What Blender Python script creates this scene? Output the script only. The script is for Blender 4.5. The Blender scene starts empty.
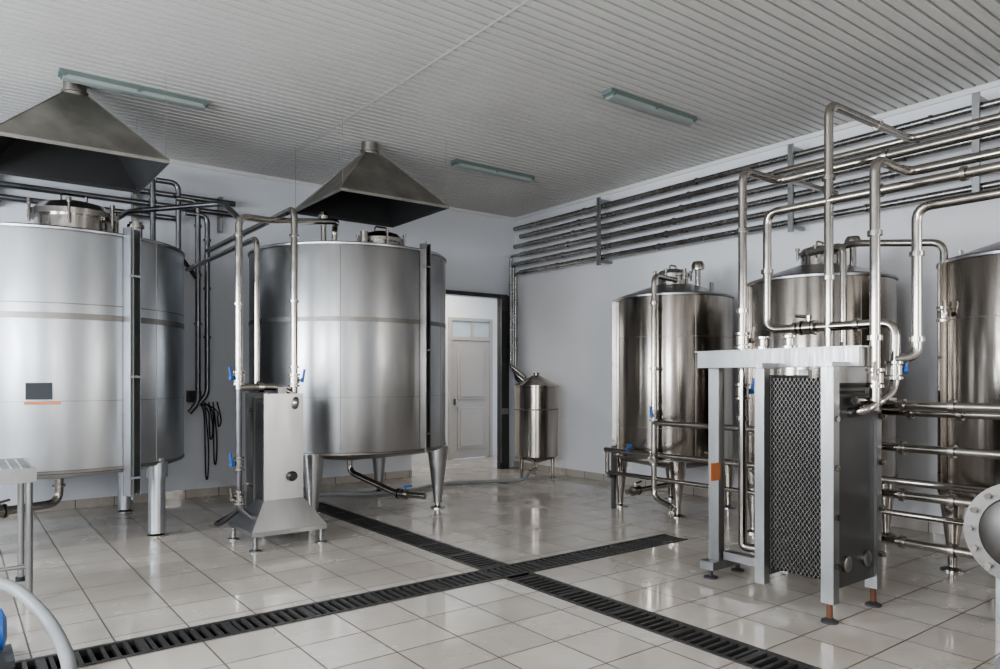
import bpy, math
from mathutils import Vector, Matrix
rad=math.radians
scene=bpy.context.scene
try: scene.view_settings.look='AgX - Medium High Contrast'
except Exception: pass
# ------------------------------------------------------------------ materials
def newmat(name):
    m=bpy.data.materials.new(name); m.use_nodes=True
    nt=m.node_tree; b=nt.nodes['Principled BSDF']; return m,nt,b
def ramp(nt,src,a,b,lo=0.3,hi=0.7):
    n=nt.nodes.new('ShaderNodeMapRange'); n.inputs[1].default_value=lo; n.inputs[2].default_value=hi
    n.inputs[3].default_value=a; n.inputs[4].default_value=b
    nt.links.new(src,n.inputs[0]); return n.outputs[0]
def noise(nt,scale,sc=(1,1,1),detail=4):
    tc=nt.nodes.new('ShaderNodeTexCoord'); mp=nt.nodes.new('ShaderNodeMapping'); mp.inputs['Scale'].default_value=sc
    nt.links.new(tc.outputs['Object'],mp.inputs[0])
    n=nt.nodes.new('ShaderNodeTexNoise'); n.inputs['Scale'].default_value=scale; n.inputs['Detail'].default_value=detail
    nt.links.new(mp.outputs[0],n.inputs['Vector']); return n.outputs[0]
def mixcol(nt,fac,c1,c2):
    n=nt.nodes.new('ShaderNodeMix'); n.data_type='RGBA'
    n.inputs[6].default_value=(*c1,1); n.inputs[7].default_value=(*c2,1)
    nt.links.new(fac,n.inputs[0]); return n.outputs[2]
def bump(nt,b,h,strength,dist=0.002):
    n=nt.nodes.new('ShaderNodeBump'); n.inputs['Strength'].default_value=strength; n.inputs['Distance'].default_value=dist
    nt.links.new(h,n.inputs['Height']); nt.links.new(n.outputs[0],b.inputs['Normal'])
def steel(name,c1,c2,r0,r1,brush=(1,1,60),bs=6,bst=0.15,blotch=1.6,bsc=(1,1,.6),aniso=0):
    m,nt,b=newmat(name); b.inputs['Metallic'].default_value=1
    f=noise(nt,blotch,bsc,6); nt.links.new(mixcol(nt,ramp(nt,f,0,1,.35,.65),c1,c2),b.inputs['Base Color'])
    g=noise(nt,bs,brush,5); nt.links.new(ramp(nt,g,r0,r1),b.inputs['Roughness'])
    if aniso:
        b.inputs['Anisotropic'].default_value=aniso; b.inputs['Anisotropic Rotation'].default_value=.25
        t=nt.nodes.new('ShaderNodeTangent'); t.direction_type='RADIAL'; t.axis='Z'; nt.links.new(t.outputs[0],b.inputs['Tangent'])
    bump(nt,b,g,bst,0.0015); return m
M_T1=steel('tank_steel_matte',(.52,.54,.57),(.63,.65,.675),.30,.40,(2,2,.5),4,.02,2.2,(1.5,1.5,.35),.6)  # vertical tone streaks in the base colour stand in for brushed reflections
M_T1B=steel('tank_steel_satin',(.41,.41,.415),(.52,.52,.52),.28,.37,(2,2,.5),4,.02,2.2,(1.5,1.5,.35),.6)  # reflection streaks painted into the colour here too, on a darker base
M_T2=steel('tank_steel_bright',(.25,.225,.20),(.50,.46,.415),.15,.26,(1,1,40),5,.02,2.6,(2.2,2.2,.25),.7)  # strong dark and light vertical streaks painted in as mottled reflections
M_CONE=steel('tank_steel_cone',(.32,.32,.33),(.46,.46,.47),.26,.4)
M_BAND=steel('steel_band_dull',(.20,.19,.18),(.30,.28,.265),.35,.5)
M_PIPE=steel('pipe_steel_polished',(.33,.305,.28),(.48,.455,.42),.12,.24,(1,1,1),8,.03)
M_PIPED=steel('pipe_steel_dull',(.14,.14,.15),(.26,.26,.27),.26,.40,(1,1,1),8,.05)
M_RACK=steel('rack_pipe_steel',(.24,.235,.23),(.38,.37,.36),.22,.34,(1,1,1),8,.05)
M_FRAME=steel('frame_steel_satin',(.28,.28,.28),(.41,.41,.405),.30,.46,(20,20,1),4,.1)
M_HOOD=steel('hood_galvanised',(.25,.24,.22),(.40,.38,.35),.36,.55,(1,1,1),7,.1,3)
def plain(name,c,rough=.5,metal=0,var=.12,scale=5):
    m,nt,b=newmat(name); f=noise(nt,scale)
    nt.links.new(mixcol(nt,f,tuple(x*(1-var) for x in c),tuple(min(1,x*(1+var)) for x in c)),b.inputs['Base Color'])
    b.inputs['Roughness'].default_value=rough; b.inputs['Metallic'].default_value=metal; return m
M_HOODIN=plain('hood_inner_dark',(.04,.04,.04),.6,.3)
M_PLATE=steel('plate_steel_dark',(.24,.23,.22),(.36,.34,.33),.3,.45,(1,1,1),12,.1)
M_PACK=plain('plate_edges_grey',(.13,.122,.112),.4,.6,.25,8)
M_PANEL=plain('end_plate_grey',(.085,.085,.085),.38,.6,.2,3)
M_BOX=plain('control_plate_dark',(.035,.04,.045),.75,0)
M_BLUE=plain('blue_plastic',(.02,.10,.34),.35)
M_TEAL=plain('lamp_body_greygreen',(.12,.155,.145),.5)
M_LENS=plain('lamp_lens_plastic',(.25,.28,.27),.3)
M_GLASS=plain('transom_glass',(.50,.56,.58),.15)
M_WHITE=plain('pvc_white',(.72,.72,.71),.35,0,.03)
M_DOOR=plain('door_beige',(.42,.39,.36),.4,0,.03)
M_RUB=plain('black_rubber',(.02,.02,.022),.55)
M_DARK=plain('dark_paint_and_gap_shade',(.05,.05,.053),.5)
M_IRON=plain('grate_iron',(.075,.072,.07),.42,.5,.3,30)
M_PIT=plain('drain_pit',(.008,.008,.008),.7)
M_HOSE=plain('grey_hose',(.28,.29,.29),.5)
M_ORANGE=plain('orange_tag',(.55,.20,.08),.6)
M_RUST=plain('rusty_leg',(.16,.07,.04),.75,.2,.3,30)
M_BLK=plain('window_outside_black',(.02,.02,.02),.3)
def wallmat(name,c,v=.04):
    m,nt,b=newmat(name); f=noise(nt,.7,(1,1,1),6)
    nt.links.new(mixcol(nt,ramp(nt,f,0,1),tuple(x*(1-v) for x in c),tuple(x*(1+v) for x in c)),b.inputs['Base Color'])
    b.inputs['Roughness'].default_value=.6; g=noise(nt,60); bump(nt,b,g,.15,.001); return m
M_WALL=wallmat('wall_paint',(.73,.755,.80)); M_WALLR=wallmat('wall_paint_right',(.78,.785,.805))
M_ANX=wallmat('annex_paint',(.76,.76,.75))
M_CEIL,nt,b=newmat('ceiling_sheet_metal')
f=noise(nt,1.2,(1,1,1),5); nt.links.new(mixcol(nt,f,(.46,.45,.43),(.54,.53,.51)),b.inputs['Base Color']); b.inputs['Roughness'].default_value=.33
M_FLOOR,nt,b=newmat('floor_ceramic_tiles')
tc=nt.nodes.new('ShaderNodeTexCoord'); mp=nt.nodes.new('ShaderNodeMapping'); mp.inputs['Location'].default_value=(.05,.1,0)
nt.links.new(tc.outputs['Object'],mp.inputs[0])
br=nt.nodes.new('ShaderNodeTexBrick'); br.offset=0; br.squash=1
br.inputs['Scale'].default_value=1; br.inputs['Brick Width'].default_value=.4; br.inputs['Row Height'].default_value=.4
br.inputs['Mortar Size'].default_value=.005; br.inputs['Mortar Smooth'].default_value=.1; br.inputs['Bias'].default_value=0
br.inputs['Color1'].default_value=(.50,.46,.415,1); br.inputs['Color2'].default_value=(.60,.56,.51,1); br.inputs['Mortar'].default_value=(.14,.12,.105,1)
nt.links.new(mp.outputs[0],br.inputs['Vector'])
dirt=noise(nt,1.1,(1,1,1),8)
mx=nt.nodes.new('ShaderNodeMix'); mx.data_type='RGBA'; mx.blend_type='MULTIPLY'; mx.inputs[0].default_value=1
nt.links.new(br.outputs['Color'],mx.inputs[6]); nt.links.new(mixcol(nt,ramp(nt,dirt,0,1),(.80,.77,.74),(1,1,1)),mx.inputs[7])
nt.links.new(mx.outputs[2],b.inputs['Base Color'])
wet=noise(nt,1.7,(1,1,1),6)
rr=nt.nodes.new('ShaderNodeMath'); rr.operation='ADD'
nt.links.new(ramp(nt,wet,.05,.28,.40,.60),rr.inputs[0]); nt.links.new(ramp(nt,br.outputs['Fac'],0,.4,0,1),rr.inputs[1])
nt.links.new(rr.outputs[0],b.inputs['Roughness'])
b.inputs['IOR'].default_value=1.55
bump(nt,b,ramp(nt,br.outputs['Fac'],1,0,0,1),.5,.002)
# ------------------------------------------------------------------ builder
class B:
    def __init__(s,name): s.name=name; s.v=[]; s.f=[]; s.m=[]; s.mats=[]
    def mi(s,mat):
        if mat not in s.mats: s.mats.append(mat)
        return s.mats.index(mat)
    def add(s,vs,fs,mat):
        o=len(s.v); s.v+= [tuple(v) for v in vs]; i=s.mi(mat)
        for f in fs: s.f.append(tuple(o+k for k in f)); s.m.append(i)
    def box(s,x0,x1,y0,y1,z0,z1,mat,rot=0,c=None):
        vs=[(x,y,z) for z in(z0,z1) for y in(y0,y1) for x in(x0,x1)]
        if rot:
            cx,cy=c if c else ((x0+x1)/2,(y0+y1)/2); ca,sa=math.cos(rot),math.sin(rot)
            vs=[(cx+(x-cx)*ca-(y-cy)*sa, cy+(x-cx)*sa+(y-cy)*ca, z) for x,y,z in vs]
        s.add(vs,[(0,2,3,1),(4,5,7,6),(0,1,5,4),(2,6,7,3),(0,4,6,2),(1,3,7,5)],mat)
    def lathe(s,prof,c,mat,n=64,axis=(0,0,1)):
        q=Vector((0,0,1)).rotation_difference(Vector(axis).normalized()); c=Vector(c); vs=[]; fs=[]
        for r,z in prof:
            for k in range(n):
                a=2*math.pi*k/n; vs.append(c+q@Vector((r*math.cos(a),r*math.sin(a),z)))
        for i in range(len(prof)-1):
            for k in range(n):
                k2=(k+1)%n; fs.append((i*n+k,i*n+k2,(i+1)*n+k2,(i+1)*n+k))
        if prof[0][0]>1e-6: fs.append(tuple(range(n-1,-1,-1)))
        if prof[-1][0]>1e-6: fs.append(tuple((len(prof)-1)*n+k for k in range(n)))
        s.add(vs,fs,mat)
    def tube(s,pts,r,mat,fil=.09,n=14):
        P=[Vector(p) for p in pts]; Q=[P[0]]
        for i in range(1,len(P)-1):
            a,b_,c=P[i-1],P[i],P[i+1]; l1=(a-b_).length; l2=(c-b_).length
            t=min(fil,l1*.48,l2*.48); p0=b_+(a-b_).normalized()*t; p1=b_+(c-b_).normalized()*t
            for k in range(7):
                u=k/6; Q.append(p0*(1-u)**2+b_*2*u*(1-u)+p1*u*u)
        Q.append(P[-1]); vs=[];fs=[]
        T=(Q[1]-Q[0]).normalized(); N=T.orthogonal().normalized()
        for i,q in enumerate(Q):
            if i==0: t=T
            elif i==len(Q)-1: t=(Q[i]-Q[i-1]).normalized()
            else: t=((Q[i+1]-Q[i]).normalized()+(Q[i]-Q[i-1]).normalized()).normalized()
            N=(N-t*N.dot(t)).normalized(); Bn=t.cross(N)
            for k in range(n):
                a=2*math.pi*k/n; vs.append(q+(N*math.cos(a)+Bn*math.sin(a))*r)
        for i in range(len(Q)-1):
            for k in range(n):
                k2=(k+1)%n; fs.append((i*n+k,i*n+k2,(i+1)*n+k2,(i+1)*n+k))
        fs.append(tuple(range(n-1,-1,-1))); fs.append(tuple((len(Q)-1)*n+k for k in range(n)))
        s.add(vs,fs,mat)
    def spline(s,pts,r,mat,n=12,sub=8):
        P=[Vector(p) for p in pts]; P=[P[0]*2-P[1]]+P+[P[-1]*2-P[-2]]; out=[]
        for i in range(1,len(P)-2):
            for k in range(sub):
                t=k/sub; a,b_,c,d=P[i-1:i+3]
                out.append(.5*((2*b_)+(c-a)*t+(2*a-5*b_+4*c-d)*t*t+(3*b_-a-3*c+d)*t**3))
        out.append(P[-2]); s.tube(out,r,mat,.001,n)
    def ring(s,p,axis,r,mat,w=.02,k=1.45):
        a=Vector(axis).normalized(); p=Vector(p); s.tube([p-a*w/2,p+a*w/2],r*k,mat,n=16)
    def valve(s,p,axis,lever,r,blue=True):
        a=Vector(axis).normalized(); p=Vector(p); l=Vector(lever).normalized()
        s.tube([p-a*.03,p+a*.03],r*1.55,M_PIPE,n=16)
        s.ring(p-a*.05,a,r,M_PIPE,.018,1.75); s.ring(p+a*.05,a,r,M_PIPE,.018,1.75)
        e=p+l*(r*1.5+.025); s.tube([p,e],.010,M_PIPE,n=8)
        h=M_BLUE if blue else M_PIPE
        s.tube([e-a*.015,e+a*.03+l*.01,e+a*.10+l*.02],.012,h,n=8); s.tube([e-l*.015,e+l*.015],.020,h,n=10)
    def done(s,bev=0,origin=None):
        me=bpy.data.meshes.new(s.name); O=Vector(origin) if origin else Vector((0,0,0))
        me.from_pydata([tuple(Vector(v)-O) for v in s.v],[],s.f)
        for m in s.mats: me.materials.append(m)
        me.polygons.foreach_set('material_index',s.m)
        me.polygons.foreach_set('use_smooth',[True]*len(s.f)); me.update()
        me.set_sharp_from_angle(angle=rad(32))
        o=bpy.data.objects.new(s.name,me); o.location=O; scene.collection.objects.link(o)
        if bev:
            md=o.modifiers.new('bevel','BEVEL'); md.width=bev; md.segments=2; md.limit_method='ANGLE'; md.angle_limit=rad(60)
        return o
# ------------------------------------------------------------------ room shell
X0,X1,Y0,Y1,ZC=-3.0,7.6,-3.0,9.6,4.2
DA,DB=3.30,3.57     # long drain (runs toward the back wall)
b=B('floor')
xs=[X0,DA,DB,5.46,X1]; ys=[Y0,4.31,4.59,8.3,Y1]
for i in range(4):
    for j in range(4):
        xa,xb,ya,yb=xs[i],xs[i+1],ys[j],ys[j+1]
        if j==1 and i<3: continue
        if i==1 and j<3: continue
        b.add([(xa,ya,0),(xb,ya,0),(xb,yb,0),(xa,yb,0)],[(0,1,2,3)],M_FLOOR)
b.add([(5.0,Y1,0),(9.4,Y1,0),(9.4,11.4,0),(5.0,11.4,0)],[(0,1,2,3)],M_FLOOR)
b.done()
b=B('floor_drain')
def chan(xa,xb,ya,yb):
    b.add([(xa,ya,-.1),(xb,ya,-.1),(xb,yb,-.1),(xa,yb,-.1),(xa,ya,0),(xb,ya,0),(xb,yb,0),(xa,yb,0)],
      [(0,1,2,3),(0,4,5,1),(1,5,6,2),(2,6,7,3),(3,7,4,0)],M_PIT)
chan(X0,5.46,4.31,4.59); chan(DA,DB,Y0,4.31); chan(DA,DB,4.59,8.3)
def gx(xa,xb,ya,yb):
    b.box(xa,xb,ya,ya+.028,-.03,.006,M_IRON); b.box(xa,xb,yb-.028,yb,-.03,.006,M_IRON)
    n=round((xb-xa)/.06); p=(xb-xa)/n
    for k in range(n):
        x=xa+k*p; w=.045 if k%8==0 else .022
        b.box(x,x+w,ya+.028,yb-.028,-.03,.004,M_IRON)
def gy(xa,xb,ya,yb):
    b.box(xa,xa+.028,ya,yb,-.03,.006,M_IRON); b.box(xb-.028,xb,ya,yb,-.03,.006,M_IRON)
    n=round((yb-ya)/.06); p=(yb-ya)/n
    for k in range(n):
        y=ya+k*p; w=.045 if k%8==0 else .022
        b.box(xa+.028,xb-.028,y,y+w,-.03,.004,M_IRON)
gx(X0,5.46,4.31,4.59); gy(DA,DB,Y0,4.30); gy(DA,DB,4.60,8.3)
b.done()
b=B('ceiling'); p=.10; y=Y0; prof=[]
while y<Y1:
    prof+=[(y,ZC),(y+.068,ZC),(y+.073,ZC+.024),(y+.095,ZC+.024)]; y+=p
prof.append((Y1+.1,ZC)); vs=[];fs=[]
for (yy,z) in prof: vs+=[(X0-.1,yy,z),(X1+.1,yy,z)]
for i in range(len(prof)-1): fs.append((2*i,2*i+2,2*i+3,2*i+1))
b.add(vs,fs,M_CEIL); o=b.done()
for pl in o.data.polygons: pl.use_smooth=False
b=B('trim_1'); b.box(3.285,3.305,Y0,Y1,ZC-.003,ZC+.001,M_CEIL); b.done()
b=B('trim_2'); b.box(X1-.03,X1,Y0,Y1,ZC-.05,ZC,M_WHITE); b.done()
b=B('trim_3'); b.box(X0,X1-.03,Y1-.03,Y1,ZC-.05,ZC,M_WHITE); b.done()
b=B('wall_back')
b.box(X0-.2,5.6,Y1,Y1+.2,0,ZC+.05,M_WALL); b.box(5.6,7.40,Y1,Y1+.2,2.83,ZC+.05,M_WALL); b.box(7.40,X1+.2,Y1,Y1+.2,0,ZC+.05,M_WALL)
b.done()
b=B('wall_right'); b.box(X1,X1+.2,Y0-.2,Y1,0,ZC+.05,M_WALLR); b.done()
b=B('baseboard_back'); b.box(X0,5.6,Y1-.012,Y1,0,.10,M_FLOOR); b.done()
b=B('baseboard_right'); b.box(X1-.012,X1,Y0,Y1,0,.10,M_FLOOR); b.done()
WZ0,WZ1=1.2,3.2
wl=[(-1.0,1.0),(2.2,4.2),(5.4,7.4)]; wf=[(-1.8,.2),(4.6,6.6)]
b=B('wall_left'); c=Y0-.2
for a,e in wl: b.box(X0-.2,X0,c,a,0,ZC+.05,M_WALL); b.box(X0-.2,X0,a,e,0,WZ0,M_WALL); b.box(X0-.2,X0,a,e,WZ1,ZC+.05,M_WALL); c=e
b.box(X0-.2,X0,c,Y1,0,ZC+.05,M_WALL); b.done()
b=B('wall_front'); c=X0
for a,e in wf: b.box(c,a,Y0-.2,Y0,0,ZC+.05,M_WALL); b.box(a,e,Y0-.2,Y0,0,WZ0,M_WALL); b.box(a,e,Y0-.2,Y0,WZ1,ZC+.05,M_WALL); c=e
b.box(c,X1,Y0-.2,Y0,0,ZC+.05,M_WALL); b.done()
def area(name,loc,rot,sx,sy,e,col):
    l=bpy.data.lights.new(name,'AREA'); l.shape='RECTANGLE'; l.size=sx; l.size_y=sy; l.energy=e; l.color=col
    o=bpy.data.objects.new(name,l); o.location=loc; o.rotation_euler=rot; scene.collection.objects.link(o)
n=0
for a,e in wl:
    n+=1; b=B('window_%d'%n); x=X0-.1
    for (u0,u1,z0,z1) in [(a,e,WZ0,WZ0+.06),(a,e,WZ1-.06,WZ1),(a,a+.06,WZ0,WZ1),(e-.06,e,WZ0,WZ1),((a+e)/2-.03,(a+e)/2+.03,WZ0,WZ1)]:
        b.box(x-.03,x+.03,u0,u1,z0,z1,M_WHITE)
    b.done(); area('daylight_window',(X0-.15,(a+e)/2,(WZ0+WZ1)/2),(0,rad(-90),0),1.95,1.95,260,(.88,.94,1))
for a,e in wf:
    n+=1; b=B('window_%d'%n); y=Y0-.1
    for (u0,u1,z0,z1) in [(a,e,WZ0,WZ0+.06),(a,e,WZ1-.06,WZ1),(a,a+.06,WZ0,WZ1),(e-.06,e,WZ0,WZ1),((a+e)/2-.03,(a+e)/2+.03,WZ0,WZ1)]:
        b.box(u0,u1,y-.03,y+.03,z0,z1,M_WHITE)
    b.done(); area('daylight_window',((a+e)/2,Y0-.15,(WZ0+WZ1)/2),(rad(90),0,0),1.95,1.95,115,(1,.95,.88))
b=B('wall_annex'); b.box(5.0,7.3,11.2,11.4,0,3.3,M_ANX); b.box(8.28,9.4,11.2,11.4,0,3.3,M_ANX); b.box(7.3,8.28,11.2,11.4,2.62,3.3,M_ANX)
b.box(4.8,5.0,Y1+.2,11.4,0,3.3,M_ANX); b.box(9.4,9.6,Y1+.2,11.4,0,3.3,M_ANX); b.done()
b=B('ceiling_annex'); b.box(4.8,9.6,Y1+.2,11.4,3.3,3.4,M_ANX); b.done()
b=B('door_1')
b.box(7.3,7.36,11.14,11.22,0,2.62,M_DOOR); b.box(8.22,8.28,11.14,11.22,0,2.62,M_DOOR); b.box(7.36,8.22,11.14,11.22,2.56,2.62,M_DOOR); b.box(7.36,8.22,11.14,11.22,2.2,2.27,M_DOOR)
b.box(7.36,8.22,11.18,11.22,2.27,2.56,M_GLASS); b.box(7.80,7.83,11.15,11.2,2.27,2.56,M_DOOR)
b.box(7.36,8.22,11.16,11.21,0.01,2.2,M_DOOR)
for (a,c) in ((.18,.95),(1.1,2.08)):
    b.box(7.48,8.10,11.14,11.162,a,c,M_DOOR); b.box(7.53,8.05,11.125,11.141,a+.05,c-.05,M_DOOR)
b.box(7.40,7.43,11.09,11.16,1.0,1.12,M_FRAME); b.box(7.40,7.52,11.08,11.10,1.06,1.08,M_FRAME)
b.done(.004)
area('annex_fill_light',(6.4,10.4,3.25),(0,0,0),2.2,1.0,42,(1,.98,.95))  # area light added under the annex ceiling to brighten it; no window there
b=B('door_2')
b.box(7.22,7.40,9.50,9.59,0,2.86,M_DARK); b.box(5.4,7.40,9.53,9.59,2.82,2.88,M_DARK); b.box(7.24,7.38,9.49,9.50,.9,1.0,M_FRAME)
b.box(7.25,7.37,9.485,9.50,1.75,2.6,M_BLK); b.box(7.225,7.235,9.485,9.50,.1,2.8,M_FRAME)
b.done()
# ------------------------------------------------------------------ tanks
def tank(name,cx,cy,R,z0,z1,legs,mat,hc,mh,bands,legstyle,conb=.16):
    b=B(name); c=(cx,cy,0)
    b.lathe([(.06,z0-conb),(R*.93,z0-.03),(R*.985,z0-.005),(R,z0+.03),(R,z1-.02),(R*.99,z1)],c,mat,96)
    b.lathe([(R*.99,z1-.01),(R+.012,z1-.008),(R+.014,z1+.008),(R+.005,z1+.018),(R*.95,z1+.03),(.12,z1+hc),(0,z1+hc)],c,M_CONE,96)
    b.lathe([(R-.005,z0),(R+.006,z0+.01),(R+.006,z0+.03),(R-.005,z0+.04)],c,M_BAND,96)
    for (a,e,mt) in bands: b.lathe([(R-.004,a),(R+.004,a+.002),(R+.004,e-.002),(R-.004,e)],c,mt,96)
    for aa in (-2.1,-.9,.4):
        X,Y=cx+R*math.cos(aa),cy+R*math.sin(aa); b.tube([(X,Y,z0+.05),(X,Y,z1-.03)],.003,M_BAND,n=6)
    mx_,my_,mr,mhgt=mh; zt=z1+hc*(1-math.hypot(mx_-cx,my_-cy)/R)
    b.lathe([(mr*.9,zt-.12),(mr*.9,zt+mhgt*.45),(mr*1.06,zt+mhgt*.45),(mr*1.06,zt+mhgt*.62),(mr*.98,zt+mhgt*.66),(mr*.8,zt+mhgt*.86),(mr*.4,zt+mhgt),(0,zt+mhgt*1.03)],(mx_,my_,0),M_PIPE,48)
    for k in range(6):
        a=k*math.pi/3+.3; px,py=mx_+mr*1.08*math.cos(a),my_+mr*1.08*math.sin(a)
        b.tube([(px,py,zt+mhgt*.2),(px,py,zt+mhgt*.8)],.012,M_PIPE,n=8); b.tube([(px,py,zt+mhgt*.75),(px,py,zt+mhgt*.9)],.022,M_PIPE,n=8)
    b.tube([(mx_-mr*.3,my_,zt+mhgt*.95),(mx_-mr*.3,my_,zt+mhgt*1.25),(mx_+mr*.3,my_,zt+mhgt*1.25),(mx_+mr*.3,my_,zt+mhgt*.95)],.01,M_PIPE,.03,8)
    for (lx,ly) in legs:
        X,Y=cx+lx,cy+ly
        if legstyle=='pipe':
            b.lathe([(.075,.03),(.075,z0+.06)],(X,Y,0),mat,24); b.lathe([(.095,z0-.12),(.095,z0+.02)],(X,Y,0),mat,24)
        elif legstyle=='cone':
            b.lathe([(.045,.06),(.048,.10),(.125,z0+.02)],(X,Y,0),mat,28)
        else:
            b.lathe([(.032,.05),(.034,.12),(.095,z0+.02)],(X,Y,0),mat,24)
        b.lathe([(.085,0),(.085,.012),(.03,.03),(.03,.08)],(X,Y,0),M_PIPE,20)
    return b
def gauge(b,cx,cy,R,ang,z0,z1,w,mat,dp=.11):
    dx,dy=math.cos(ang),math.sin(ang); tx,ty=-dy,dx
    def slab(r0,r1,t0,t1,za,zb,m):
        vs=[(cx+dx*r+tx*t,cy+dy*r+ty*t,z) for z in(za,zb) for t in(t0,t1) for r in(r0,r1)]
        b.add(vs,[(0,2,3,1),(4,5,7,6),(0,1,5,4),(2,6,7,3),(0,4,6,2),(1,3,7,5)],m)
    slab(R,R+dp,-w/2,-w/2+.006,z0,z1,mat); slab(R,R+dp,w/2-.006,w/2,z0,z1,mat); slab(R+.002,R+.01,-w/2,w/2,z0,z1,M_BAND)
    b.tube([(cx+dx*(R+dp*.6),cy+dy*(R+dp*.6),z0-.04),(cx+dx*(R+dp*.6),cy+dy*(R+dp*.6),z1+.03)],.012,M_LENS,n=10)
    k=z0+.15
    while k<z1: slab(R+dp*.5,R+dp,-w/2,w/2,k,k+.02,mat); k+=.9
c1=(.85,8.25); R1=1.12
b=tank('brewing_tank',*c1,R1,.68,2.77,[(.72,-.78),(.72,.78),(-.72,-.78),(-.72,.78)],M_T1,.14,(.95,8.0,.36,.30),[(2.00,2.055,M_BAND),(2.13,2.14,M_BAND),(1.3,1.306,M_BAND)],'pipe')
gauge(b,*c1,R1,math.atan2(-.99,.41),.45,2.84,.10,M_T1)
a=math.atan2(7.2-8.25,.60-.85); dx,dy=math.cos(a),math.sin(a); px,py=c1[0]+dx*(R1+.006),c1[1]+dy*(R1+.006)
b.box(px-.09,px+.10,py-.016,py+.004,1.32,1.46,M_BOX,rot=a+math.pi/2); b.box(px-.10,px+.16,py-.014,py+.004,1.278,1.302,M_ORANGE,rot=a+math.pi/2)
b.tube([(.85,8.25,.56),(.85,8.25,.28),(.1,7.9,.28),(-.9,7.9,.28)],.04,M_PIPE,.12); b.ring((.85,8.25,.45),(0,0,1),.04,M_PIPE)
b.valve((.35,8.02,.28),(.75,.35,0),(0,-.3,1),.04,False)
b.tube([(1.35,8.3,2.8),(1.35,8.3,3.15)],.035,M_PIPE); b.tube([(.3,7.7,2.8),(.3,7.7,3.05)],.05,M_PIPE)
b.tube([(1.45,7.8,2.78),(1.45,7.8,3.02)],.06,M_PIPE); b.ring((1.45,7.8,2.98),(0,0,1),.06,M_PIPE,.03,1.3)
b.done(0,(c1[0],c1[1],0))
c2=(3.74,7.84); R2=1.12
b=tank('brewing_tank',*c2,R2,.70,2.88,[(.76,-.72),(.76,.72),(-.76,-.72),(-.76,.72)],M_T1B,.13,(4.03,7.62,.26,.24),[(2.08,2.13,M_BAND),(1.3,1.306,M_BAND)],'cone')
gauge(b,*c2,R2,math.atan2(-1.13,.36),.74,2.95,.08,M_PLATE,.09)
b.tube([(3.74,7.84,.58),(3.74,7.84,.40),(3.95,7.1,.22),(4.1,6.75,.22)],.035,M_PIPE,.1); b.valve((3.98,7.03,.22),(.4,-1,0),(.3,0,1),.035)
b.tube([(3.2,7.35,2.9),(3.2,7.35,3.2)],.03,M_PIPE); b.lathe([(.06,0),(.06,.08),(.03,.12),(0,.12)],(3.2,7.35,3.16),M_PIPE,16)
b.tube([(3.6,7.2,2.9),(3.6,7.2,3.1)],.045,M_PIPE)
b.done(0,(c2[0],c2[1],0))
for i,(cx,cy) in enumerate([(6.72,5.5),(6.67,3.7),(6.68,1.95)]):
    R=.655; b=tank('fermentation_tank',cx,cy,R,.58,2.41,[(-.45,-.42),(-.45,.42),(.45,-.42),(.45,.42)],M_T2,.20,(cx-.08,cy-.05,.19,.17),[(.95,.956,M_BAND),(1.95,1.956,M_BAND)],'small',.14)
    gauge(b,cx,cy,R,math.atan2(.52,-.45) if i<2 else math.atan2(.50,-.52),.6,2.40,.05,M_T2,.055)
    b.tube([(cx+.05,cy-.3,2.5),(cx+.05,cy-.3,2.75)],.03,M_PIPE); b.lathe([(.07,0),(.075,.05),(.055,.09),(0,.1)],(cx+.05,cy-.3,2.73),M_PIPE,18)
    for s_ in (-1,1):
        b.box(cx-.03,cx+.03,cy+s_*R*.8-.006,cy+s_*R*.8+.006,2.40,2.56,M_T2)
    b.tube([(cx,cy,.48),(cx,cy,.27),(cx-.9,cy-.1,.27)],.03,M_PIPE,.1); b.valve((cx-.75,cy-.085,.27),(1,.1,0),(0,0,1),.03,False)
    b.done(0,(cx,cy,0))
b=B('mixing_tank'); cs=(7.08,8.42,0)
b.lathe([(.04,.22),(.30,.30),(.335,.33),(.335,1.36),(.35,1.365),(.35,1.39),(.32,1.40),(.05,1.54),(.05,1.58),(0,1.59)],cs,M_T2,48)
b.lathe([(.333,1.02),(.339,1.025),(.339,1.04),(.333,1.045)],cs,M_BAND,48)
for k in range(3):
    a=k*2*math.pi/3-1.1; X,Y=cs[0]+.27*math.cos(a),cs[1]+.27*math.sin(a)
    b.lathe([(.04,0),(.04,.01),(.02,.02),(.03,.36)],(X,Y,0),M_T2,14)
b.tube([(7.08,8.42,.24),(7.08,8.42,.12),(6.75,8.2,.12)],.025,M_PIPE); b.box(7.35,7.41,8.3,8.33,1.1,1.16,M_BLUE)
b.done(0,cs)
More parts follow.
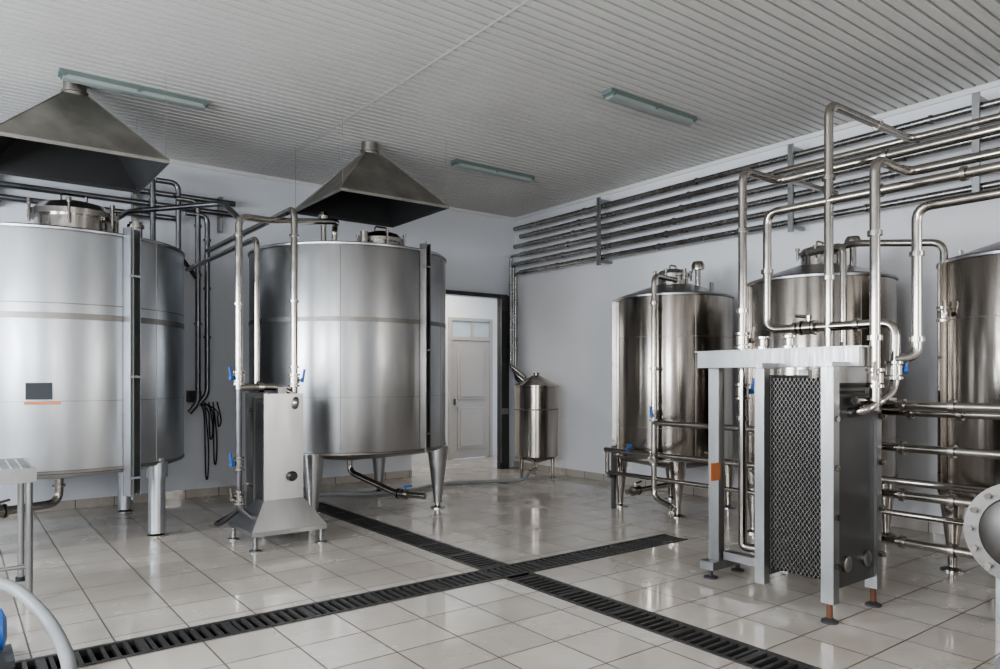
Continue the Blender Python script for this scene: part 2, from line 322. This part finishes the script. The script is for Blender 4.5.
# ------------------------------------------------------------------ hoods
def hood(cx,cy,s):
    b=B('extractor_hood'); z0,z1=3.42,4.06; t=.1
    def fr(s0,za,t0,zb,mat,flip):
        v=[(cx-s0,cy-s0,za),(cx+s0,cy-s0,za),(cx+s0,cy+s0,za),(cx-s0,cy+s0,za),(cx-t0,cy-t0,zb),(cx+t0,cy-t0,zb),(cx+t0,cy+t0,zb),(cx-t0,cy+t0,zb)]
        f=[(0,1,5,4),(1,2,6,5),(2,3,7,6),(3,0,4,7)]
        if flip: f=[tuple(reversed(q)) for q in f]
        b.add(v,f,mat)
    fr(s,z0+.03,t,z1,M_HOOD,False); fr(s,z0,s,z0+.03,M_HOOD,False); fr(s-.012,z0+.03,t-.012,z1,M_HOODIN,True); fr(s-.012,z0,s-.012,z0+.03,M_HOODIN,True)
    v=[]
    for q,zz in((s,z0),(s-.012,z0)): v+=[(cx-q,cy-q,zz),(cx+q,cy-q,zz),(cx+q,cy+q,zz),(cx-q,cy+q,zz)]
    b.add(v,[(0,4,5,1),(1,5,6,2),(2,6,7,3),(3,7,4,0)],M_HOOD)
    for s1 in(-1,1):
        for s2 in(-1,1): b.tube([(cx+s1*s,cy+s2*s,z0+.03),(cx+s1*t,cy+s2*t,z1)],.006,M_HOOD,n=6)
    b.lathe([(.095,z1-.03),(.095,ZC-.002)],(cx,cy,0),M_HOOD,32); b.lathe([(.10,z1+.03),(.11,z1+.035),(.11,z1+.05),(.10,z1+.055)],(cx,cy,0),M_HOOD,32)
    for s1 in(-1,1):
        for s2 in(-1,1): b.tube([(cx+s1*s*.96,cy+s2*s*.96,z0+.03),(cx+s1*s*.96,cy+s2*s*.96,ZC)],.002,M_BAND,n=5)
    b.done()
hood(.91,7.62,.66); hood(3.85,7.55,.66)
for (xa,y) in ((.76,7.40),(4.97,7.5),(4.9,4.8),(.76,4.0),(.76,1.2),(4.9,1.2)):
    b=B('fluorescent_lamp'); xb=xa+1.25
    b.box(xa,xb,y-.065,y+.065,ZC-.04,ZC,M_TEAL)
    vs=[];fs=[];pr=[(-.058,-.04),(-.045,-.07),(-.02,-.08),(.02,-.08),(.045,-.07),(.058,-.04)]
    for x in(xa+.03,xb-.03): vs+=[(x,y+q,ZC+w) for q,w in pr]
    for k in range(5): fs.append((k,k+1,k+7,k+6))
    fs+=[(5,4,3,2,1,0),(6,7,8,9,10,11)]; b.add(vs,fs,M_LENS)
    for x in(xa+.02,xa+.62,xb-.05):
        b.box(x,x+.03,y-.07,y+.07,ZC-.055,ZC-.02,M_TEAL)
    b.done()
# ------------------------------------------------------------------ pipe racks
b=B('pipe_rack')
for k in range(6):
    z=3.22+k*.145; b.tube([(7.40,9.35 if k%2 else 9.2,z),(7.40,-2.9,z)],.036,M_RACK,n=14)
    for yy in (8.3,6.3,3.6,1.2): b.ring((7.40,yy-k*.12,z),(0,1,0),.036,M_RACK,.025,1.3)
for yy in(7.35,4.4,2.6,.3):
    b.box(7.325,7.355,yy-.03,yy+.03,3.1,4.06,M_FRAME)
    for z in(3.16,4.02): b.box(7.34,7.6,yy-.02,yy+.02,z-.02,z+.02,M_FRAME)
for k in range(3):
    x=7.50-.05*k
    b.tube([(7.40,9.2,3.22+k*.145),(x,9.45,3.22+k*.145),(x,9.45,1.5+.1*k),(7.42,9.1,1.35+.08*k)],.024,M_RACK,.06)
b.tube([(7.42,9.1,1.35),(7.42,8.75,1.35),(7.25,8.6,1.30)],.022,M_RACK,.05)
b.done()
b=B('pipe_rack')
for z,yy in((3.72,9.42),(3.58,9.42),(3.44,9.42)):
    b.tube([(-2.9,yy,z),(2.9 if z>3.5 else 2.2,yy,z)],.034,M_PIPED)
for xx in(-1,.4,1.75,2.75): b.box(xx-.02,xx+.02,9.47,9.6,3.36,3.8,M_FRAME)
for i,(x,zt,zb,yy) in enumerate(((2.42,3.66,1.20,9.30),(2.53,3.5,1.3,9.30),(2.2,3.85,2.4,9.32),(1.92,3.9,2.6,9.34))):
    b.tube([(x-.25,yy,zt),(x,yy,zt),(x,yy,zb),(x-.1,yy,zb-.12)],.032,M_PIPED,.1)
    for q in(.3,.9,1.5):
        if zt-q>zb: b.ring((x,yy,zt-q),(0,0,1),.032,M_PIPED,.03,1.4)
b.tube([(1.92,9.34,3.1),(2.2,9.32,3.0),(2.42,9.3,2.7)],.025,M_RUB,.1)
b.box(2.36,2.50,9.45,9.6,1.2,1.34,M_DARK)
b.done()
b=B('hanging_cable')
for k in range(4):
    x=2.50+.05*k; zb=(.28,.75,.45,.9)[k]
    b.spline([(2.42,9.42,1.25),(x,9.36,1.1),(x+.02,9.36,(1.1+zb)/2),(x+.03,9.36,zb),(x+.06,9.38,zb+.02),(x+.07,9.4,(1.1+zb)/2),(x+.03,9.42,1.2)],.009,M_RUB,6)
b.done()
# ------------------------------------------------------------------ left pipework + small heat exchanger
b=B('transfer_pipework'); r=.031
b.tube([(2.51,6.42,1.34),(2.51,6.42,3.05),(2.51,9.2,3.05)],r,M_PIPE,.1)
b.tube([(2.02,6.45,1.40),(2.02,6.45,2.92),(2.36,6.55,2.94),(3.2,7.0,3.12),(3.28,7.25,3.12),(3.28,7.25,2.92)],r,M_PIPE,.1)
b.tube([(2.27,6.72,1.4),(2.27,6.72,2.8),(2.27,9.2,2.8)],.026,M_PIPE,.1)
b.tube([(2.02,6.45,1.45),(2.02,6.45,.35),(2.15,6.45,.25)],.026,M_PIPED,.1)
b.tube([(2.02,6.45,2.9),(2.02,6.9,3.12),(1.4,7.9,3.14),(1.35,8.3,3.12)],.026,M_PIPED,.1)
for z in(1.6,2.2,2.8): b.ring((2.51,6.42,z),(0,0,1),r,M_PIPE); b.ring((2.02,6.45,z-.05),(0,0,1),r,M_PIPE)
b.valve((2.51,6.42,1.48),(0,0,1),(1,-.4,0),r); b.valve((2.02,6.45,1.5),(0,0,1),(-1,-.3,0),r)
b.tube([(2.02,6.45,1.42),(2.35,6.42,1.42),(2.51,6.42,1.35)],r,M_PIPE,.06); b.ring((2.2,6.43,1.42),(1,0,0),r,M_PIPE,.05,1.6)
b.valve((2.02,6.45,.75),(0,0,1),(-1,-.3,0),.026); b.valve((2.02,6.45,.45),(0,0,1),(-1,-.3,0),.026,False)
b.done()
def platepack(b,x0,x1,y0,y1,z0,z1,n,per,mat,th=.0025):
    sp=(y1-y0)/n; N=int((z1-z0)/per*8)
    for i in range(n+1):
        vs=[];fs=[]; sg=1 if i%2 else -1; yc=y0+i*sp
        for k in range(N+1):
            z=z0+(z1-z0)*k/N; ph=math.sin(2*math.pi*(z-z0)/per); y=yc+sg*sp*.40*ph; y=min(max(y,y0),y1)
            vs+=[(x0,y-th,z),(x0,y+th,z),(x1,y-th,z),(x1,y+th,z)]
        for k in range(N):
            q=4*k; fs+=[(q,q+1,q+5,q+4),(q+1,q+3,q+7,q+5),(q+3,q+2,q+6,q+7),(q+2,q,q+4,q+6)]
        b.add(vs,fs,mat)
    b.box(x0+.02,x1-.02,y0+.005,y1-.005,z0+.01,z1-.01,M_DARK)  # dark block painted in as the shade between the plates
b=B('plate_heat_exchanger')
b.box(2.20,2.56,6.33,6.36,.30,1.36,M_T1B); b.box(2.22,2.54,6.86,6.89,.2,1.36,M_FRAME)
platepack(b,2.215,2.545,6.36,6.60,.26,1.30,16,.05,M_FRAME); b.box(2.21,2.55,6.61,6.64,.24,1.32,M_T1B)
for X in(2.24,2.52):
    for z in (.5,1.2): b.tube([(X,6.64,z),(X,6.87,z)],.014,M_PIPE,n=8)
b.tube([(2.38,6.75,.3),(2.38,6.75,1.36)],.026,M_PIPE); b.box(2.34,2.42,6.365,6.93,1.36,1.42,M_FRAME)
vs=[(2.20,6.328,.42),(2.56,6.328,.42),(2.74,6.22,.17),(2.06,6.22,.17),(2.20,6.5,.42),(2.56,6.5,.42),(2.74,6.9,.17),(2.06,6.9,.17)]
b.add(vs,[(0,3,2,1),(1,2,6,5),(0,4,7,3),(3,7,6,2),(4,5,6,7)],M_T1B)
b.box(2.06,2.74,6.22,6.90,.13,.169,M_FRAME)
for X in(2.10,2.70):
    for Y in(6.26,6.86): b.lathe([(.05,0),(.05,.012),(.02,.02),(.02,.14)],(X,Y,0),M_FRAME,14)
b.lathe([(.045,0),(.045,.03),(.03,.05)],(2.45,6.33,.62),M_BLK,20,(0,-1,0))
b.tube([(2.51,6.42,1.35),(2.48,6.30,1.28),(2.48,6.34,1.24)],.03,M_PIPE,.04)
b.spline([(2.3,6.95,.3),(2.0,7.0,.15),(1.95,6.7,.2),(2.05,6.5,.35)],.02,M_RUB)
b.done()
# ------------------------------------------------------------------ large heat exchanger
b=B('plate_heat_exchanger')
b.box(4.27,4.34,2.28,2.36,.12,1.57,M_FRAME); b.box(4.82,4.88,2.28,2.36,.12,1.45,M_FRAME)
b.box(4.34,4.82,2.30,2.355,.20,1.40,M_PANEL)
platepack(b,4.33,4.82,2.36,2.74,.24,1.50,26,.042,M_PACK)
b.box(4.335,4.80,2.742,2.79,.2,1.52,M_PANEL)
b.box(4.27,4.33,2.75,2.82,.14,1.56,M_FRAME); b.box(4.80,4.86,2.75,2.82,.14,1.56,M_FRAME)
b.box(4.46,4.68,2.22,3.43,1.575,1.69,M_FRAME); b.box(4.45,4.69,2.20,3.45,1.6905,1.70,M_FRAME)
b.box(4.341,4.84,2.30,2.35,1.47,1.574,M_FRAME); b.box(4.265,4.465,2.285,2.355,1.572,1.60,M_FRAME); b.box(4.265,4.465,2.76,2.81,1.562,1.60,M_FRAME)
b.box(4.58,4.65,3.33,3.42,.131,1.574,M_FRAME); b.box(4.50,4.94,3.32,3.44,.07,.13,M_FRAME)
b.box(4.62,4.70,2.79,3.32,.14,.20,M_FRAME)
for (y) in (2.75,2.95): b.lathe([(.055,0),(.055,.02),(.03,.025),(.03,.07),(.05,.075),(.05,.09),(0,.095)],(4.57,y,1.70),M_PIPE,20)
for X in(4.30,4.85):
    b.lathe([(.018,.02),(.018,.32)],(X,2.32,0),M_RUST,12); b.lathe([(.05,0),(.05,.012),(.02,.03)],(X,2.32,0),M_DARK,16)
for X in(4.55,4.89): b.lathe([(.05,0),(.05,.012),(.018,.02),(.018,.1)],(X,3.38,0),M_DARK,16)
for z in(.35,.65,.95,1.25):
    X=4.85; b.tube([(X,2.24,z),(X,2.88,z)],.012,M_PIPE,n=8); b.tube([(X,2.25,z),(X,2.275,z)],.022,M_PIPE,n=6)
    b.tube([(4.305,2.265,z),(4.305,2.279,z)],.02,M_PIPE,n=6)
for (X,z) in((4.45,.34),(4.70,.34)): b.lathe([(.05,0),(.05,.02),(.03,.03)],(X,2.30,z),M_PLATE,20,(0,-1,0))
b.done()
b=B('warning_tag'); b.box(4.47,4.585,3.315,3.325,.74,.87,M_ORANGE); b.done()
# ------------------------------------------------------------------ right pipework
b=B('process_pipework'); r=.031
b.tube([(4.72,3.22,.30),(4.72,3.22,3.05),(5.2,3.22,3.05),(5.2,-2.9,3.05)],r,M_PIPE,.09)
b.tube([(4.72,3.22,.32),(4.72,3.22,.24),(4.77,2.95,.24)],r,M_PIPE,.06)
b.tube([(4.90,2.65,1.7),(4.90,2.65,3.42),(6.15,2.65,3.42),(6.15,-2.9,3.42)],r,M_PIPE,.1)
b.tube([(6.15,2.6,3.42),(6.15,3.9,3.42),(7.35,3.9,3.42)],.03,M_PIPE,.1)
b.tube([(4.9,-2.9,2.74),(4.9,3.13,2.74),(4.9,3.13,1.86),(4.9,2.20,1.86),(4.88,2.20,1.42),(4.70,2.22,1.34),(4.70,2.31,1.30)],r,M_PIPE,.09)
b.tube([(4.58,2.18,1.30),(4.58,2.18,2.86),(5.05,2.18,2.86),(5.05,-2.9,2.86)],r,M_PIPE,.09)
b.tube([(4.58,2.18,1.34),(4.50,2.2,1.30),(4.50,2.31,1.28)],r,M_PIPE,.05)
b.tube([(4.97,-2.9,2.60),(4.97,2.10,2.60),(4.97,2.10,1.64),(4.88,2.2,1.62)],r,M_PIPE,.09)
b.tube([(4.45,2.24,1.36),(4.9,2.22,1.36)],r*.9,M_PIPE)
for p_,a_ in (((4.72,3.22,2.6),(0,0,1)),((4.72,3.22,2.0),(0,0,1)),((4.72,3.22,1.2),(0,0,1)),((4.9,2.65,2.9),(0,0,1)),((4.9,2.65,2.2),(0,0,1)),((4.58,2.18,2.4),(0,0,1)),((4.58,2.18,1.75),(0,0,1)),((4.97,2.1,2.3),(0,0,1)),((4.97,2.1,1.75),(0,0,1)),((4.9,3.13,2.3),(0,0,1)),((4.9,2.9,1.86),(0,1,0)),((4.9,2.45,1.86),(0,1,0)),
    ((5.2,2.4,3.05),(0,1,0)),((5.2,1.6,3.05),(0,1,0)),((4.9,2.3,2.74),(0,1,0)),((6.15,2.0,3.42),(0,1,0)),((5.6,2.65,3.42),(1,0,0)),((4.9,1.8,2.74),(0,1,0))):
    b.ring(p_,a_,r,M_PIPE,.03,1.45)
b.valve((4.72,3.22,1.78),(0,0,1),(1,-.5,0),r,False); b.valve((4.58,2.18,1.50),(0,0,1),(-1,-.5,0),r,False); b.valve((4.88,2.2,1.55),(0,0,1),(1,-.6,0),r); b.valve((4.9,2.8,1.86),(0,1,0),(0,0,1),r,False)
b.valve((4.72,3.22,1.40),(0,0,1),(1,-.5,0),r)
for z,x in((1.32,5.0),(1.27,5.12),(1.04,5.0),(.73,5.0),(.42,5.0)):
    b.tube([(x,2.36 if z>1.3 else 2.8,z),(x,-2.0,z)],.028,M_PIPE)
    b.ring((x,2.2,z),(0,1,0),.03,M_PIPE,.03); b.ring((x,1.9,z),(0,1,0),.03,M_PIPE,.03)
for z in(1.32,1.04): b.tube([(5.0,2.35,z),(4.86,2.34,z)],.028,M_PIPE)
b.tube([(5.06,2.75,.3),(5.06,2.75,1.5)],.03,M_PIPED); b.valve((5.06,2.75,.9),(0,0,1),(1,-.6,0),.03,False)
for y in(.6,-1.5):
    b.box(5.04,5.08,y-.02,y+.02,0,1.36,M_FRAME); b.box(4.96,5.16,y-.05,y+.05,0,.01,M_FRAME)
for (x,y,z) in((5.2,.6,3.08),(4.9,.6,2.77),(6.15,.6,3.45),(5.05,-1.4,2.89),(4.97,-1.0,2.63),(5.2,-2,3.08)):
    b.tube([(x,y,z-.03),(x,y,ZC)],.006,M_FRAME,n=6)
b.done()
b=B('tank_pipework'); r=.029
b.tube([(6.5,5.3,2.60),(6.0,5.18,2.60),(6.0,5.18,.22),(5.95,4.85,.15),(5.7,4.7,.15)],r,M_PIPE,.1)
b.valve((6.0,5.18,1.1),(0,0,1),(-1,-.3,0),r); b.valve((6.0,5.18,.62),(0,0,1),(-1,-.3,0),r,False)
b.tube([(6.0,5.18,1.02),(6.0,3.3,1.02)],r,M_PIPE); b.tube([(6.0,5.9,.68),(6.0,1.0,.68)],r,M_PIPE); b.tube([(6.02,5.9,.42),(6.02,1.0,.42)],.025,M_PIPE)
b.tube([(6.01,5.88,.42),(6.01,5.88,.68)],.025,M_PIPE)
for y in(5.85,3.9,2.0): b.box(6.06,6.10,y-.02,y+.02,0,.72,M_FRAME); b.box(6.0,6.1,y-.02,y+.02,.36,.40,M_FRAME)
b.tube([(6.15,3.5,2.62),(6.0,3.12,2.62),(6.0,3.12,1.0)],r,M_PIPE,.08)
b.tube([(6.5,3.6,2.66),(6.2,3.13,2.66),(6.2,2.42,2.56),(6.2,2.42,1.4)],r,M_PIPE,.09)
b.valve((6.0,4.4,.68),(0,1,0),(-.4,0,1),r,False); b.valve((6.2,2.42,2.0),(0,0,1),(-1,-.4,0),r,False); b.valve((6.0,3.12,1.7),(0,0,1),(-1,-.4,0),r,False)
b.tube([(6.0,5.5,.68),(5.9,5.5,.72),(5.9,5.4,.78)],.012,M_BLUE,n=8)
for z in(2.3,1.6): b.ring((6.0,5.18,z),(0,0,1),r,M_PIPE,.03)
b.done()
b=B('flanged_filter_vessel'); c=(4.92,1.50,.60)
b.lathe([(.22,.0),(.235,.02),(.235,.75),(.12,.85),(0,.87)],c,M_T2,40,(1,0,0))
b.lathe([(.24,.03),(.30,.03),(.30,.0),(.30,-.03),(.22,-.03),(.21,-.045),(.14,-.075),(0,-.085)],c,M_BAND,48,(1,0,0))
for k in range(14):
    a=k*2*math.pi/14; y,z=c[1]+.262*math.cos(a),c[2]+.262*math.sin(a); b.tube([(c[0]-.065,y,z),(c[0]+.05,y,z)],.02,M_PIPE,n=6)
b.box(5.1,5.2,1.3,1.7,0,.40,M_FRAME); b.box(5.5,5.6,1.3,1.7,0,.40,M_FRAME); b.done()
# ------------------------------------------------------------------ left bits & hoses
b=B('stainless_work_table')
ta,tb,tc_,td=-.75,.45,5.70,6.45; zt=.90
b.box(ta,tb,tc_,td,zt-.04,zt-.028,M_FRAME)
for k in range(21): x=ta+(tb-ta-.012)*k/20; b.box(x,x+.012,tc_,td,zt-.028,zt,M_FRAME)
for k in range(13): y=tc_+(td-tc_-.012)*k/12; b.box(ta,tb,y,y+.012,zt-.028,zt,M_FRAME)
b.box(ta,tb,tc_-.01,tc_,zt-.09,zt+.005,M_FRAME); b.box(ta,tb,td,td+.01,zt-.09,zt+.005,M_FRAME); b.box(tb,tb+.01,tc_-.01,td+.01,zt-.09,zt+.005,M_FRAME); b.box(ta-.01,ta,tc_-.01,td+.01,zt-.09,zt+.005,M_FRAME)
for X in(ta+.03,tb-.03):
    for Y in(tc_+.03,td-.03): b.tube([(X,Y,.02),(X,Y,zt-.04)],.022,M_FRAME); b.lathe([(.035,0),(.035,.03)],(X,Y,0),M_RUB,12)
b.tube([(ta+.03,tc_+.03,.25),(tb-.03,tc_+.03,.25)],.014,M_FRAME); b.done()
b=B('suction_hose')
b.spline([(-.6,5.0,.035),(-.3,5.2,.12),(.0,5.25,.30),(.25,5.1,.30),(.40,4.8,.20),(.47,4.4,.10),(.46,4.05,.05),(.35,3.6,.035),(-.3,3.2,.035)],.035,M_HOSE,14)
b.done()
b=B('transfer_pump'); dx_=.02
b.box(-.25+dx_,.25+dx_,4.50,4.80,0,.04,M_DARK); b.lathe([(.05,0),(.11,.01),(.11,.28),(.06,.30)],(-.08+dx_,4.65,.17),M_BLUE,28,(1,0,0))
b.box(-.12+dx_,.14+dx_,4.57,4.73,.04,.1,M_BLUE); b.box(-.04+dx_,.08+dx_,4.59,4.71,.27,.33,M_BLUE)
b.done()
b=B('floor_hose')
b.spline([(6.75,8.2,.10),(6.5,8.1,.04),(6.0,8.35,.03),(5.4,8.5,.03),(4.9,8.3,.03),(4.3,8.3,.03),(3.9,8.6,.03),(3.0,8.9,.03)],.026,M_HOSE,10); b.done()
b=B('reinforced_hose')
b.spline([(3.5,.85,.045),(3.8,1.1,.05),(4.02,1.30,.08),(4.25,1.30,.11),(4.5,1.05,.08),(4.8,.7,.05)],.045,M_HOSE,14); b.done()
# ------------------------------------------------------------------ world, camera
w=bpy.data.worlds.new('world'); scene.world=w; w.use_nodes=True
bg=w.node_tree.nodes['Background']; bg.inputs[0].default_value=(.75,.85,1,1); bg.inputs[1].default_value=1.0
cd=bpy.data.cameras.new('camera'); cam=bpy.data.objects.new('camera',cd); scene.collection.objects.link(cam)
cam.location=(0,0,1.5); cam.rotation_euler=(rad(90),0,-math.atan2(.605,.797)); cd.sensor_width=36; cd.lens=26.1; cd.shift_y=.0435
cd.clip_start=.05; scene.camera=cam
